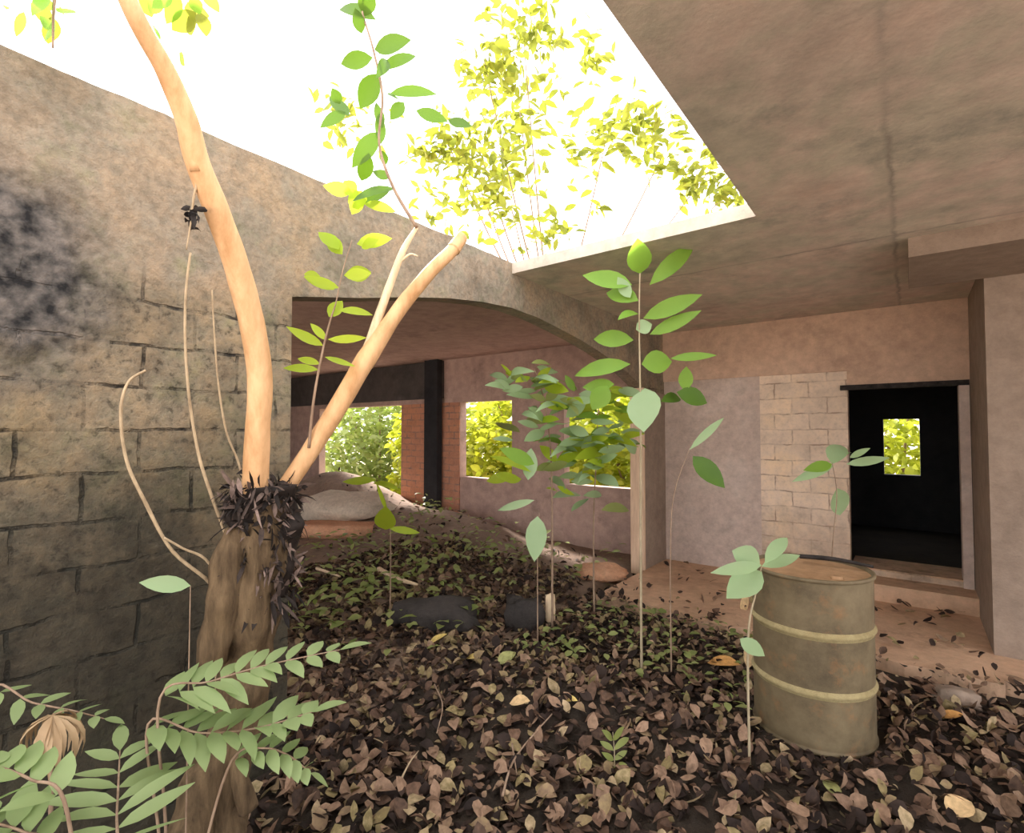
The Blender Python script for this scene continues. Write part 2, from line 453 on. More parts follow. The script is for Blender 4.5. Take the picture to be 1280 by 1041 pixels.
def tag(o, label, cat, group=None, kind=None):
    if label: o['label'] = label
    if cat: o['category'] = cat
    if group: o['group'] = group
    if kind: o['kind'] = kind
    return o
def thing(name, label, cat, loc, group=None):
    o = bpy.data.objects.new(name, None)
    o.empty_display_size = 0.1
    o.location = loc
    COL.objects.link(o)
    return tag(o, label, cat, group)
def struct(name, mb, mat, label=None, smooth=False):
    o = mb.build(name, mat, None, smooth)
    o['kind'] = 'structure'
    o['category'] = 'building shell'
    if label: o['label'] = label
    return o

# ------------------------------------------------------------------ the building
ZC, ZT = 2.90, 2.985                        # ceiling, top of the roof slab
XL = -2.46                                  # inner face of the left wall
TH = 0.15
VB = 6.37                                   # back wall
# left wall with a wide segmental arch
b = MB()
arch = [(1.375, -0.3), (1.375, 2.335), (1.58, 2.375), (1.782, 2.412), (2.13, 2.49), (2.489, 2.558), (2.85, 2.605), (3.2, 2.627), (3.55, 2.615), (3.906, 2.575),
        (4.25, 2.53), (4.577, 2.475), (4.95, 2.40), (5.3, 2.31), (5.6, 2.21), (5.728, 2.15), (5.728, -0.3)]
top = []
for i in range(181):
    v = 6.37 - i * (6.37 + 2.2) / 180
    top.append((v, ZT if v > 3.05 else 2.985 + 0.007 * noise.noise(Vector((v * 5, 1, 1))) + 0.02 * max(0, noise.noise(Vector((v * 13, 4, 1))) - 0.2)))
outline = [(-2.2, -0.3)] + arch + [(6.37, -0.3)] + top
n = len(outline)
b.add([(XL, v, z) for v, z in outline] + [(XL - TH, v, z) for v, z in outline],
      [tuple(range(n - 1, -1, -1)), tuple(range(n, 2 * n))] + [(i, (i + 1) % n, n + (i + 1) % n, n + i) for i in range(n)])
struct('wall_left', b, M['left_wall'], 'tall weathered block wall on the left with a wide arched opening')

# back wall, cut by openings
def cut_wall(mb, us, zs, holes, y0, y1):
    for i in range(len(us) - 1):
        for k in range(len(zs) - 1):
            cu, cz = (us[i] + us[i + 1]) / 2, (zs[k] + zs[k + 1]) / 2
            if any(h[0] < cu < h[1] and h[2] < cz < h[3] for h in holes):
                continue
            mb.box(us[i], us[i + 1], y0, y1, zs[k], zs[k + 1])
b = MB()
holes = [(-10.2, -7.48, 0.45, 2.16), (-6.0, -4.9, 0.90, 2.15), (-3.95, -2.72, 0.89, 2.16)]
cut_wall(b, [-12, -10.2, -7.48, -6.0, -4.9, -3.95, -2.72, XL - TH], [-0.3, 0.45, 0.90, 2.155, ZC], holes, VB, VB + 0.15)
struct('wall_back', b, M['purple'], 'dim brown rendered wall with window openings, seen through the arch')
b = MB(); b.box(-7.478, -6.002, VB - 0.02, VB + 0.152, -0.2, 2.155)
struct('wall_pier', b, M['brick'], 'red brick pier between two window openings beyond the arch')
b = MB(); b.box(XL - TH, -1.34, VB, VB + 0.15, -0.3, 2.285)
struct('wall_back_plaster', b, M['plaster'], 'grey plastered stretch of the back wall')
b = MB()
cut_wall(b, [-1.34, -0.5, 0.42], [-0.3, 0.262, 2.285], [(-0.5, 0.42, 0.262, 2.285)], VB, VB + 0.15)
struct('wall_back_block', b, M['back_block'], 'pale block stretch of the back wall beside the dark doorway')
b = MB(); b.box(XL - TH, 0.65, VB - 0.025, VB + 0.15, 2.285, ZC); b.box(-0.5, 0.65, VB - 0.024, VB + 0.15, 2.1, 2.285)
struct('trim_1', b, M['brown'], 'brown concrete ring beam along the top of the back wall')
b = MB(); b.box(0.375, 0.45, VB - 0.03, VB + 0.15, 0.19, 2.09)
struct('door_1', b, M['plaster'], 'grey upright jamb at the right side of the doorway')
b = MB(); b.box(-0.56, 0.45, VB - 0.045, VB + 0.02, 2.085, 2.135)
struct('trim_2', b, M['charred'], 'black charred lintel edge over the doorway')
# dark post and lintel band in the far room; the band's shade is in its colour
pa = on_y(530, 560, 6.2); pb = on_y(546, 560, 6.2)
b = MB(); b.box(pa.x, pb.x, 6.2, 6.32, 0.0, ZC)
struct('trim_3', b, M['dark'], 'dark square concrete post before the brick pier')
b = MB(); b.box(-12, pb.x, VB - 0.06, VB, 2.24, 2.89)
struct('trim_4', b, M['shade_grey'], 'dark lintel band above the left opening, shade put into its colour')
b = MB(); b.box(XL - TH - 0.005, XL + 0.012, 5.69, 5.728, 0.0, 2.17)  # pale strip on the jamb end; the light on it is in its colour
struct('lit_jamb_strip', b, M['lit_jamb'], 'tan strip up the far jamb of the arch, its lit face put into the colour')
b = MB(); b.box(XL - 0.005, XL + 0.010, 5.73, VB, 0.0, 2.13)
struct('wall_left_plaster', b, M['jamb'], 'grey brown plastered end of the left wall by the corner')
# right wall: a short wing in front of the doorway's right side
b = MB(); b.box(0.455, 3.2, 5.08, 5.28, -0.3, ZC); b.box(0.455, 0.62, 5.28, VB, -0.3, ZC)
struct('wall_right', b, M['jamb'], 'grey brown cement wall end at the right edge')
b = MB(); b.box(0.018, 3.2, 4.17, 5.08, 2.775, ZC)
struct('trim_5', b, M['jamb'], 'shallow concrete beam dropping from the ceiling at the right')
# dark room behind the doorway, with one small window
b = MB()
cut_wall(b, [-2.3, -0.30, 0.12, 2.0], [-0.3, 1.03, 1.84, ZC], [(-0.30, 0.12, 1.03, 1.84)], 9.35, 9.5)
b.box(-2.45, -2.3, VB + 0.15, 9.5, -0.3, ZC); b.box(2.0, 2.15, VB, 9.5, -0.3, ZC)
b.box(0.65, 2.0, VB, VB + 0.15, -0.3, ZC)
struct('wall_dark_room', b, M['dark'], 'near black walls of the room behind the doorway')
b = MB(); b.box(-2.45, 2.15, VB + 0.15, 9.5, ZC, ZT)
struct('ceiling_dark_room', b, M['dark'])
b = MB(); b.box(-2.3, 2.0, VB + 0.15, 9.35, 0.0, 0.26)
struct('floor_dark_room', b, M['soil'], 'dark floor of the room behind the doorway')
# unseen far walls beyond the arch, added to darken that room; gap lets daylight in
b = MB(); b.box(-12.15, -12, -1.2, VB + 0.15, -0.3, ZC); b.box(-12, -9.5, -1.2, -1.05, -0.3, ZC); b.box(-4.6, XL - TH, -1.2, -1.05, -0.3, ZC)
struct('wall_added_far_room', b, M['dark'], 'unseen dark walls added beyond the arch to darken the room, with a daylight gap')
# roof slabs around the opening
b = MB(); b.box(-0.68, 3.2, -1.9, VB + 0.15, ZC, ZT); b.box(XL, -0.68, 3.2, VB + 0.15, ZC, ZT)
struct('ceiling', b, M['ceiling'], 'stained concrete roof slab around the open roof')
b = MB(); b.box(-12.15, XL - TH, -1.2, VB + 0.15, ZC, ZT)
struct('ceiling_far_room', b, M['purple'], 'dusky ceiling of the room beyond the arch')

# floor: bare concrete at the back, a raised sill slab at the doorway
b = MB()
front = []
for i in range(41):
    u = XL + i * (0.455 - XL) / 40
    front.append((u, 4.52 + 0.16 * noise.noise(Vector((u * 1.7, 2.2, 0))) + 0.05 * noise.noise(Vector((u * 7, 5, 0)))))
n = len(front)
tz = 0.055
vs = [(u, v, tz) for u, v in front] + [(u, VB, tz) for u, v in front] + [(u, v, -0.2) for u, v in front]
fs = [(i, i + 1, n + i + 1, n + i) for i in range(n - 1)] + [(2 * n + i, 2 * n + i + 1, i + 1, i) for i in range(n - 1)]
b.add(vs, fs)
b.box(0.455, 3.2, 4.6, 5.08, -0.2, tz)
struct('floor', b, M['floor'], 'reddish bare concrete floor along the back wall')
b = MB(); b.box(-1.0, 0.455, 6.02, VB, 0.0, 0.21); b.box(-0.499, 0.419, VB + 0.004, VB + 0.55, 0.262, 0.278)
struct('floor_sill', b, M['floor'], 'raised concrete slab under the doorway')

# soil under everything inside and around, and the added bounce yard outside
def ground_patch(name, u0, u1, nu, mat, label):
    mb = MB(); nv = 120
    U = [u0 + (u1 - u0) * i / nu for i in range(nu + 1)]
    V = [-2.2 + 8.7 * k / nv for k in range(nv + 1)]
    mb.add([(u, v, ground(u, v)) for v in V for u in U], [(k * (nu + 1) + i, k * (nu + 1) + i + 1, (k + 1) * (nu + 1) + i + 1, (k + 1) * (nu + 1) + i) for k in range(nv) for i in range(nu)])
    g = mb.build(name, mat); g['kind'] = 'structure'; g['label'] = label; g['category'] = 'ground'
ground_patch('floor_soil', XL - 0.07, 4.5, 100, M['soil'], 'dark uneven soil under the leaf litter')
ground_patch('floor_far_room', -12.0, XL - 0.07, 100, M['earth'], 'brown earth floor of the room beyond the arch')
b = MB()
b.add([(-60, -60, -0.12), (60, -60, -0.12), (60, 60, -0.12), (-60, 60, -0.12)], [(0, 1, 2, 3)])  # pale ground added around to bounce sunlight onto the ceiling
g = b.build('floor_added_bounce_yard', M['yard']); g['kind'] = 'structure'; g['label'] = 'pale earth yard added around the building to bounce light indoors'; g['category'] = 'ground'

# ------------------------------------------------------------------ leaf litter
def dry_leaf(mb, p, L, rnd):
    a = rnd.uniform(0, 2 * math.pi)
    tilt = rnd.gauss(0.08, 0.5)
    d = Vector((math.cos(a) * math.cos(tilt), math.sin(a) * math.cos(tilt), math.sin(tilt)))
    up = Vector((rnd.gauss(0, 0.45), rnd.gauss(0, 0.45), 1))
    q = p + Vector((0, 0, abs(math.sin(tilt)) * L * 0.4 + rnd.uniform(0, 0.02)))
    mb.leaf(q - d * L / 2, q + d * L / 2, L * rnd.uniform(0.45, 0.75), up, rnd.uniform(-0.12, 0.16), rnd.uniform(-0.3, 0.7), 4, rnd.uniform(0.38, 0.55), rnd.uniform(-0.2, 0.25))
BAR = pt(1014, 800, 2.86); BX, BY = BAR.x, BAR.y
b = MB(); far = MB()
r = random.Random(5)
cnt = 0
while cnt < 19500:
    u, v = r.uniform(-5.6, 3.0), r.uniform(0.2, 5.2)
    if abs(u - XL + 0.07) < 0.11 and v < 1.42: continue
    if u < XL and (v < 1.0 or v < 1.375 + 0.55 * (-u + XL) - 0.4): continue
    if u > 0.6 * v + 0.4 and r.random() < 0.9:
        continue
    dens = 1 - sstep(3.9, 4.7, v - (0.6 if u < XL else 0) + 0.3 * noise.noise(Vector((u * 2, v * 2, 0))))
    if u < -1.55 and v < 0.75: dens *= 0.15
    dens *= 0.55 + 0.9 * max(0, 0.5 + noise.noise(Vector((u * 2.3, v * 2.3, 9))))
    if math.hypot(u - BX, v - BY) < 0.33: dens = 0
    if r.random() > dens + 0.02:
        continue
    z = ground(u, v)
    if v > 4.35 and u > XL: z = max(z, 0.06)
    dry_leaf(b if u > XL else far, Vector((u, v, z + 0.008)), r.choice((0.03, 0.045, 0.06, 0.075, 0.09)) * r.uniform(0.8, 1.2), r)
    cnt += 1
for k in range(760):                          # thin scatter on the bare floor and in the far room
    u, v = (r.uniform(XL + 0.05, 0.4), r.uniform(4.5, 6.2)) if k < 80 else (r.uniform(-9, -2.7), r.uniform(1.5, 6.0))
    z = 0.065 if u > XL else ground(u, v)
    dry_leaf(b if u > XL else far, Vector((u, v, z + 0.008)), r.uniform(0.05, 0.10), r)
o = b.build('leaf_litter', M['litter'])
tag(o, 'thick carpet of dry brown leaves covering the soil floor', 'leaf litter', None, 'stuff')
tag(far.build('leaf_litter', M['litter']), 'dry brown leaves strewn among the weeds beyond the arch', 'leaf litter', None, 'stuff')

# loose leaves lying on top, each its own
protos = []
for k in range(6):
    mb = MB()
    dry_leaf(mb, Vector((0, 0, 0.012)), 0.1, random.Random(70 + k))
    me = mb.build('fallen_leaf', M['loose'])
    protos.append(me)
r = random.Random(21)
spots = []
while len(spots) < 110:
    x, y = r.uniform(300, 1270), r.uniform(850, 1035)
    p, d = gnd(x, y)
    if p.x < XL + 0.1 or math.hypot(p.x - BX, p.y - BY) < 0.42:
        continue
    spots.append(p)
for k, p in enumerate(spots):
    src = protos[k % 6]
    o = src if k < 6 else src.copy()
    if k >= 6:
        COL.objects.link(o)
    o.location = p + Vector((0, 0, 0.015))
    o.rotation_euler = (r.gauss(0, 0.25), r.gauss(0, 0.25), r.uniform(0, 6.28))
    s = r.uniform(0.7, 1.15)
    o.scale = (s, s, s)
    tag(o, 'loose curled dry brown leaf lying on the leaf litter in the foreground', 'leaf', 'loose dry leaves in the foreground')

def one_leaf(px, py, L, W, ang, mat, label, tilt=0.1, lift=0.025, curl=0.1):
    p, d = gnd(px, py)
    dv = Vector((math.cos(ang) * math.cos(tilt), math.sin(ang) * math.cos(tilt), math.sin(tilt)))
    c = p + Vector((0, 0, lift + abs(math.sin(tilt)) * L / 2))
    mb = MB()
    mb.leaf(c - dv * L / 2, c + dv * L / 2, W, (0.1, -0.25, 1), 0.08, 0.25, 6, 0.45, curl)
    o = mb.build('fallen_leaf', M[mat], None, True, p)
    tag(o, label, 'leaf')
one_leaf(1200, 1022, 0.13, 0.10, 0.9, 'tan_leaf', 'broad tan leaf lying flat at the bottom right corner', 0.15)
one_leaf(592, 829, 0.12, 0.06, 0.2, 'yellow_leaf', 'bright yellow fallen leaf lying in the middle of the litter')
one_leaf(634, 832, 0.15, 0.10, 1.3, 'olive_leaf', 'olive green fallen leaf just right of the bright yellow one', 0.2)
one_leaf(548, 808, 0.15, 0.06, 1.0, 'yellow_leaf', 'dull yellow fallen leaf up left of the bright yellow one', 0.3)
one_leaf(650, 887, 0.12, 0.08, 0.4, 'tan_leaf', 'pale tan fallen leaf on the litter below the olive one', 0.15)
one_leaf(712, 884, 0.10, 0.05, 0.1, 'yellow_leaf', 'small yellow tan leaf right of the pale tan one', 0.1)
one_leaf(610, 935, 0.09, 0.06, 1.8, 'loose', 'pinkish curled leaf in the litter near a thin twig', 0.3)
one_leaf(905, 838, 0.22, 0.12, 0.0, 'orange_leaf', 'large orange brown leaf fallen beside the drum', 0.1, 0.02)
one_leaf(932, 775, 0.20, 0.07, 1.2, 'tan_leaf', 'upright tan dry leaf leaning at the left of the drum', 1.2, 0.05)
one_leaf(938, 845, 0.20, 0.07, 1.4, 'tan_leaf', 'narrow tan dry leaf hanging low on the left side of the drum', 1.25, 0.05)
one_leaf(1120, 838, 0.11, 0.09, 0.7, 'tan_leaf', 'pale leaf lying to the right of the drum', 0.2)
one_leaf(1190, 905, 0.12, 0.06, 0.5, 'orange_leaf', 'orange brown leaf on the litter by the right edge', 0.15)
one_leaf(1040, 1000, 0.10, 0.06, 2.5, 'olive_leaf', 'olive brown leaf below the drum', 0.1)

def twig(pts, rad, label, mat='twig', name='twig', cat='twig', lift=0.02):
    P = []
    for k, (x, y) in enumerate(pts):
        p, d = gnd(x, y)
        P.append(p + Vector((0, 0, lift + 0.012 * (k % 2))))
    mb = MB()
    mb.tube(P, [rad * (1 - 0.5 * k / (len(P) - 1)) for k in range(len(P))], 7, 0.2)
    o = mb.build(name, M[mat], None, True, P[0])
    return tag(o, label, cat)
twig([(628, 1010), (645, 965), (690, 905)], 0.006, 'grey brown twig lying on the litter in the foreground', lift=0.05)
twig([(502, 990), (512, 972), (523, 955)], 0.005, 'short pale twig lying left in the foreground litter', 'vine', lift=0.05)
twig([(543, 868), (553, 900), (546, 932)], 0.005, 'curved reddish twig standing out of the litter', lift=0.06)
twig([(640, 945), (646, 985)], 0.005, 'straight thin twig beside the longer foreground twig', lift=0.05)
twig([(474, 718), (500, 733), (522, 738)], 0.03, 'pale broken branch lying beyond the dark stones', 'chip', 'branch', 'branch', 0.05)
twig([(396, 716), (425, 728)], 0.02, 'short pale stick lying by the stump', 'chip', 'branch', 'branch', 0.05)

def rock(name, px, py, sx, sy, sz, rot, seed, mat, label, cat, boxy=0.5, sink=0.5, rough=0.35):
    p, d = gnd(px, py)
    mb = MB()
    mb.rock((p.x, p.y, p.z + sz * sink), sx, sy, sz, seed, rot, 16, 10, rough, boxy)
    o = mb.build(name, M[mat], None, True, p)
    return tag(o, label, cat)
rock('stone', 655, 785, 0.17, 0.14, 0.17, 0.6, 3, 'rock', 'dark squarish stone half buried in the litter', 'stone', 0.75)
rock('stone', 545, 780, 0.40, 0.22, 0.14, 0.55, 8, 'rock', 'long low dark stone left of the squarish one', 'stone', 0.4)
rock('clay_lump', 752, 722, 0.30, 0.20, 0.10, 0.5, 5, 'clay', 'orange clay lump at the foot of the low wall', 'rubble', 0.4)
rock('broken_slab', 415, 668, 0.75, 0.35, 0.12, 0.45, 6, 'clay', 'broken orange red slab lying through the arch', 'rubble', 0.7, 0.6, 0.2)
rock('rubble_mound', 430, 640, 0.9, 0.55, 0.25, 0.4, 9, 'rubble', 'pale rubble mound below the left opening', 'rubble', 0.3, 0.4)
rock('stone', 1195, 880, 0.12, 0.09, 0.06, 0.2, 14, 'jamb', 'greyish stone in the litter near the right edge', 'stone', 0.5)
rock('stone', 1165, 815, 0.13, 0.10, 0.06, 1.2, 15, 'clay', 'brown stone at the broken floor edge right of the drum', 'stone', 0.5)
p, d = gnd(688, 782)
mb = MB(); mb.rock((p.x, p.y, p.z + 0.13), 0.05, 0.02, 0.15, 4, 0.7, 10, 8, 0.2, 0.7)
tag(mb.build('wood_chip', M['chip'], None, True, p), 'upright pale wood chip beside the squarish dark stone', 'wood chip')

# ------------------------------------------------------------------ oil drum
bz = ground(BX, BY) - 0.01
R, H = 0.292, 0.872
drum = thing('oil_drum', 'rusty olive oil drum standing in the leaf litter at the right', 'drum', (BX, BY, bz))
def hoop(z):
    return [(R, z - 0.022), (R + 0.003, z - 0.014), (R + 0.009, z - 0.006), (R + 0.011, z), (R + 0.009, z + 0.006), (R + 0.003, z + 0.014), (R, z + 0.022)]
prof = [(0.0, 0.0), (R - 0.01, 0.0), (R + 0.007, 0.004), (R + 0.007, 0.018), (R, 0.022)] + [(R, 0.03 + (H / 3 - 0.06) * k / 4) for k in range(5)] + [(R, H - 0.02)]
b = MB(); b.lathe(prof, 64, (BX, BY, bz)); b.build('body', M['drum'], drum)
for z in (H / 3 + 0.005, 2 * H / 3 + 0.005):
    b = MB(); b.lathe(hoop(z), 64, (BX, BY, bz)); b.build('hoop', M['drum_rim'], drum)
b = MB(); b.lathe([(R, H - 0.02), (R + 0.009, H - 0.016), (R + 0.010, H - 0.002), (R + 0.003, H + 0.003), (R - 0.008, H), (R - 0.010, H - 0.018)], 64, (BX, BY, bz)); b.build('rim', M['drum'], drum)
b = MB(); b.lathe([(R - 0.009, H - 0.016), (R - 0.03, H - 0.018), (0.12, H - 0.016), (0.0, H - 0.015)], 64, (BX, BY, bz)); b.lathe([(0.0, H - 0.004), (0.028, H - 0.004), (0.03, H - 0.016)], 20, (BX + 0.14, BY - 0.13, bz)); b.build('lid', M['rust'], drum)
top = bz + H
q0, q1 = pt(1000, 697, 3.02), pt(1092, 716, 2.80)
b = MB(); b.tube([(q0.x, q0.y, top + 0.02), ((q0.x + q1.x) / 2, (q0.y + q1.y) / 2 , top + 0.03), (q1.x, q1.y, top + 0.016)], [0.013, 0.012, 0.007], 8, 0.2)
tag(b.build('charred_stick', M['charred'], None, True, (q0.x, q0.y, top)), 'black charred stick lying across the top of the drum', 'stick')

# ------------------------------------------------------------------ the tree with the shredded stump
TX = -2.02
def tp(x, y, u=TX):
    return on_x(x, y, u)
base = tp(262, 1010); base.z = ground(base.x, base.y) - 0.08
tree = thing('tree', 'orange barked tree with a shredded stump growing up through the open roof', 'tree', base)
b = MB()
b.tube([base, tp(290, 930), tp(310, 850), tp(316, 760), tp(327, 690), tp(334, 640), tp(336, 612)], [0.10, 0.088, 0.088, 0.09, 0.095, 0.10, 0.09], 18, 0.5)
b.tube([tp(238, 1045, -1.97), tp(252, 985, -1.99), tp(288, 900), tp(304, 840)], [0.075, 0.068, 0.06, 0.05], 12, 0.4)
b.tube([tp(310, 1010, -1.9), tp(298, 970, -1.92), tp(296, 900)], [0.035, 0.03, 0.03], 8, 0.4)
trunk = b.build('trunk', M['trunk'], tree)
b = MB(); b.tube([tp(268, 830), tp(277, 760), tp(288, 690), tp(292, 660)], [0.05, 0.06, 0.055, 0.03], 12, 0.4); b.build('side_stem', M['trunk'], tree)
b = MB()
r = random.Random(3)
b.tube([tp(338, 745), tp(345, 700), tp(338, 660), tp(336, 625), tp(336, 606)], [0.05, 0.072, 0.098, 0.108, 0.09], 26, 0.8, 12)
for k in range(1000):
    t = r.random()
    cx = 330 + (r.gauss(0, 1)) * 4 + (1 - t) * 6 - 6
    cy = 605 + 150 * (1 - t) ** 1.2
    c = tp(cx, cy)
    a = r.uniform(0, 6.28)
    q = Vector((math.cos(a), math.sin(a), 0))
    rad = 0.082 + 0.03 * r.random() - 0.015 * (1 - t)
    s0 = c + q * rad
    if t < 0.6 and q.x < 0.2: continue
    e = s0 + q * r.uniform(0.0, 0.035) + Vector((r.gauss(0, 0.022), r.gauss(0, 0.022), r.gauss(-0.02, 0.045)))
    b.leaf(s0, e, r.uniform(0.006, 0.02), q + Vector((r.gauss(0, .5), r.gauss(0, .5), 0.3)), 0.1, 0.3, 3, 0.5, 0.2)
for k in range(130):                           # ragged rim of the stump
    c = tp(336 + r.gauss(0, 17), 620 + r.gauss(0, 10))
    e = c + Vector((r.gauss(0, 0.055), r.gauss(0, 0.055), r.uniform(-0.03, 0.06)))
    b.leaf(c, e, r.uniform(0.008, 0.03), (r.gauss(0, 1), r.gauss(0, 1), 0.5), 0.1, 0.3, 3)
b.build('shredded_bark', M['shred'], tree)
def limb_pts(pix, du=0.0):
    return [on_x(x, y, TX + du * k / (len(pix) - 1)) for k, (x, y) in enumerate(pix)]
# upright limb
pA = [(318, 640), (319, 600), (322, 540), (325, 470), (314, 400), (295, 330), (270, 260), (246, 200), (233, 150), (208, 90), (182, 45), (160, 0), (140, -60), (128, -140)]
rA = [0.048, 0.046, 0.044, 0.044, 0.044, 0.043, 0.042, 0.038, 0.034, 0.03, 0.027, 0.026, 0.022, 0.012]
LA = limb_pts(pA, 0.30)
b = MB(); b.tube(LA, rA, 16, 0.08)
b.tube([on_x(246, 215, TX + 0.17), on_x(228, 130, TX + 0.19), on_x(206, 100, TX + 0.2)], [0.02, 0.018, 0.008], 8, 0.1)
limbA = b.build('limb', M['limb'], tree)
# leaning limb with fork
DB = [1.0] * 9
pB = [(343, 640), (352, 618), (385, 568), (425, 505), (458, 448), (490, 400), (530, 348), (566, 312), (577, 296)]
dep0 = (tp(343, 640) - Vector((0, 0, EYE))).length / ray(343, 640).length
LB = [pt(x, y, dep0 * (1 + 0.018 * k)) for k, (x, y) in enumerate(pB)]
b = MB(); b.tube(LB, [0.04, 0.036, 0.036, 0.040, 0.042, 0.034, 0.030, 0.028, 0.027], 16, 0.1)
b.tube([LB[-2], LB[-1]], [0.031, 0.029], 12, 0.2)
limbB = b.build('limb', M['limb'], tree)
pC = [(452, 455), (466, 418), (484, 365), (503, 315), (521, 284)]
LC = [pt(x, y, dep0 * (1.07 + 0.012 * k)) for k, (x, y) in enumerate(pC)]
b = MB(); b.tube(LC, [0.022, 0.022, 0.018, 0.014, 0.008], 12, 0.15)
b.tube([pt(497, 330, dep0 * 1.10), pt(512, 318, dep0 * 1.11), pt(522, 320, dep0 * 1.11)], [0.006, 0.005, 0.003], 6)
b.build('fork', M['pale_wood'], tree)

def px_leaves(mb, d, lst, jit=0.05, rnd=random.Random(1)):
    """leaves from base pixel to tip pixel at distance d"""
    for (x0, y0, x1, y1, w) in lst:
        dd = rnd.uniform(-jit, jit) * d
        p0, p1 = pt(x0, y0, d), pt(x1, y1, d + dd)
        view = -(ray((x0 + x1) / 2, (y0 + y1) / 2)).normalized()
        up = view + Vector((rnd.gauss(0, .25), rnd.gauss(0, .25), rnd.uniform(0.1, 0.7)))
        mb.leaf(p0, p1, w * d / F, up, rnd.uniform(-0.06, 0.10), rnd.uniform(0.1, 0.35), 6, 0.46)

# dark leaved shoot hanging in the open roof
dS = dep0 * 1.15
sh = [(521, 284), (492, 235), (474, 180), (478, 120), (466, 60), (452, 10), (450, -40)]
b = MB(); b.tube([pt(x, y, dS * (0.965 + 0.006 * k)) for k, (x, y) in enumerate(sh)], [0.008, 0.007, 0.006, 0.006, 0.005, 0.004, 0.003], 6)
shoot = b.build('shoot', M['twig'], tree)
b = MB()
px_leaves(b, dS, [(468, 62, 514, 50, 22), (466, 72, 426, 80, 20), (472, 92, 450, 136, 26), (470, 25, 424, 12, 18), (456, 20, 462, -18, 22), (452, 42, 444, 10, 16),
                  (474, 88, 520, 70, 14), (484, 75, 470, 98, 14), (486, 118, 546, 118, 15), (505, 128, 488, 150, 16), (500, 125, 484, 118, 13), (520, 138, 560, 152, 16),
                  (560, 150, 590, 158, 12), (474, 165, 440, 210, 22), (478, 160, 470, 128, 12), (460, 190, 452, 226, 20), (490, 235, 446, 255, 14), (476, 180, 474, 140, 14),
                  (488, 222, 466, 214, 12), (495, 236, 440, 252, 15), (482, 206, 478, 188, 10), (436, 145, 412, 120, 18), (432, 140, 400, 160, 14), (425, 130, 415, 110, 14)])
b.build('leaves', M['leaf_dark'], tree)
b = MB()
px_leaves(b, dS, [(440, 240, 404, 232, 18), (445, 245, 430, 226, 20), (448, 262, 440, 236, 26), (455, 255, 495, 265, 14), (440, 268, 452, 238, 18),
                  (424, 312, 398, 290, 22), (428, 318, 410, 296, 18), (446, 305, 490, 298, 18), (452, 310, 476, 296, 14),
                  (432, 345, 464, 340, 20), (418, 362, 380, 346, 14), (400, 345, 380, 343, 12)], 0.03, random.Random(4))
b.build('leaves', M['leaf_lime'], tree)
# lime shoot before the dark corner of the arch
dL = dep0 * 1.02
b = MB(); b.tube([pt(x, y, dL) for x, y in [(386, 560), (392, 500), (403, 440), (413, 400), (420, 378), (428, 340), (440, 300)]], [0.007, 0.006, 0.005, 0.004, 0.003, 0.003, 0.002], 6)
b.build('shoot', M['twig'], tree)
b = MB()
px_leaves(b, dL, [(404, 432, 358, 408, 13), (408, 425, 388, 404, 10), (411, 396, 428, 376, 18), (424, 388, 466, 394, 12), (410, 424, 458, 422, 11), (406, 446, 444, 458, 11),
                  (398, 462, 354, 460, 11), (400, 455, 372, 448, 10), (430, 344, 464, 342, 16), (424, 360, 380, 345, 12)], 0.03, random.Random(6))
b.build('leaves', M['leaf_lime'], tree)
# leaves of the upright limb at the top edge
dT = (LA[10] - Vector((0, 0, EYE))).length / ray(182, 45).length * 1.12
b = MB(); b.tube([LA[12], pt(110, -70, dT), pt(72, -20, dT), pt(66, 60, dT)], [0.012, 0.009, 0.006, 0.003], 6)
b.tube([LA[12], pt(190, -50, dT), pt(230, -10, dT)], [0.012, 0.007, 0.004], 6)
b.build('branch', M['twig'], tree)
b = MB()
px_leaves(b, dT, [(70, 10, 95, 16, 14), (66, 25, 56, 52, 14), (68, 5, 40, 2, 16), (30, 15, 20, 46, 10), (62, -10, 40, 20, 14), (66, 38, 50, 20, 12), (0, 5, 8, 12, 10), (72, 4, 82, 22, 9)], 0.05, random.Random(8))
px_leaves(b, dT, [(200, -5, 188, 18, 16), (225, -5, 208, 30, 18), (240, -5, 250, 18, 16), (255, -8, 274, 16, 16), (190, 30, 200, 50, 8), (215, -6, 190, 10, 14), (224, 66, 231, 82, 13)], 0.05, random.Random(9))
b.build('leaves', M['leaf'], tree)
b = MB()
px_leaves(b, dT * 1.05, [(245, 15, 215, 38, 22), (250, 15, 258, 46, 18), (235, 20, 240, 44, 20), (175, -5, 190, 22, 20), (230, 10, 262, 20, 22), (65, 20, 60, 55, 22), (50, 0, 54, 30, 20)], 0.04, random.Random(10))
b.build('leaves', M['leaf_yellow'], tree)

# thin vines beside the trunk
def vine(pix, u, rad, label, to_ground=True):
    P = [on_x(x, y, u) for x, y in pix]
    if to_ground:
        q = P[0].copy(); q.z = ground(q.x, q.y) - 0.02
        P.insert(0, q)
    mb = MB(); mb.tube(P, [rad] + [rad * (1 - 0.5 * k / len(P)) for k in range(1, len(P))], 8, 0.15)
    tag(mb.build('vine_stem', M['vine'], None, True, P[0]), label, 'vine')
vine([(272, 755), (262, 728), (215, 688), (180, 625), (158, 575), (151, 515), (160, 478), (182, 463)], -2.12, 0.0075, 'thin bare vine arching far out to the left of the stump')
vine([(292, 760), (288, 690), (268, 630), (250, 575), (238, 510), (232, 440), (232, 370), (238, 316)], -2.14, 0.0075, 'tall bare stem rising straight along the block wall')
vine([(306, 720), (303, 600), (283, 540), (273, 480), (268, 420), (265, 362)], -2.20, 0.0055, 'short thin stem close beside the upright limb')
vine([(285, 770), (262, 705), (228, 685), (205, 672)], -2.10, 0.006, 'low side vine running left from the stump')

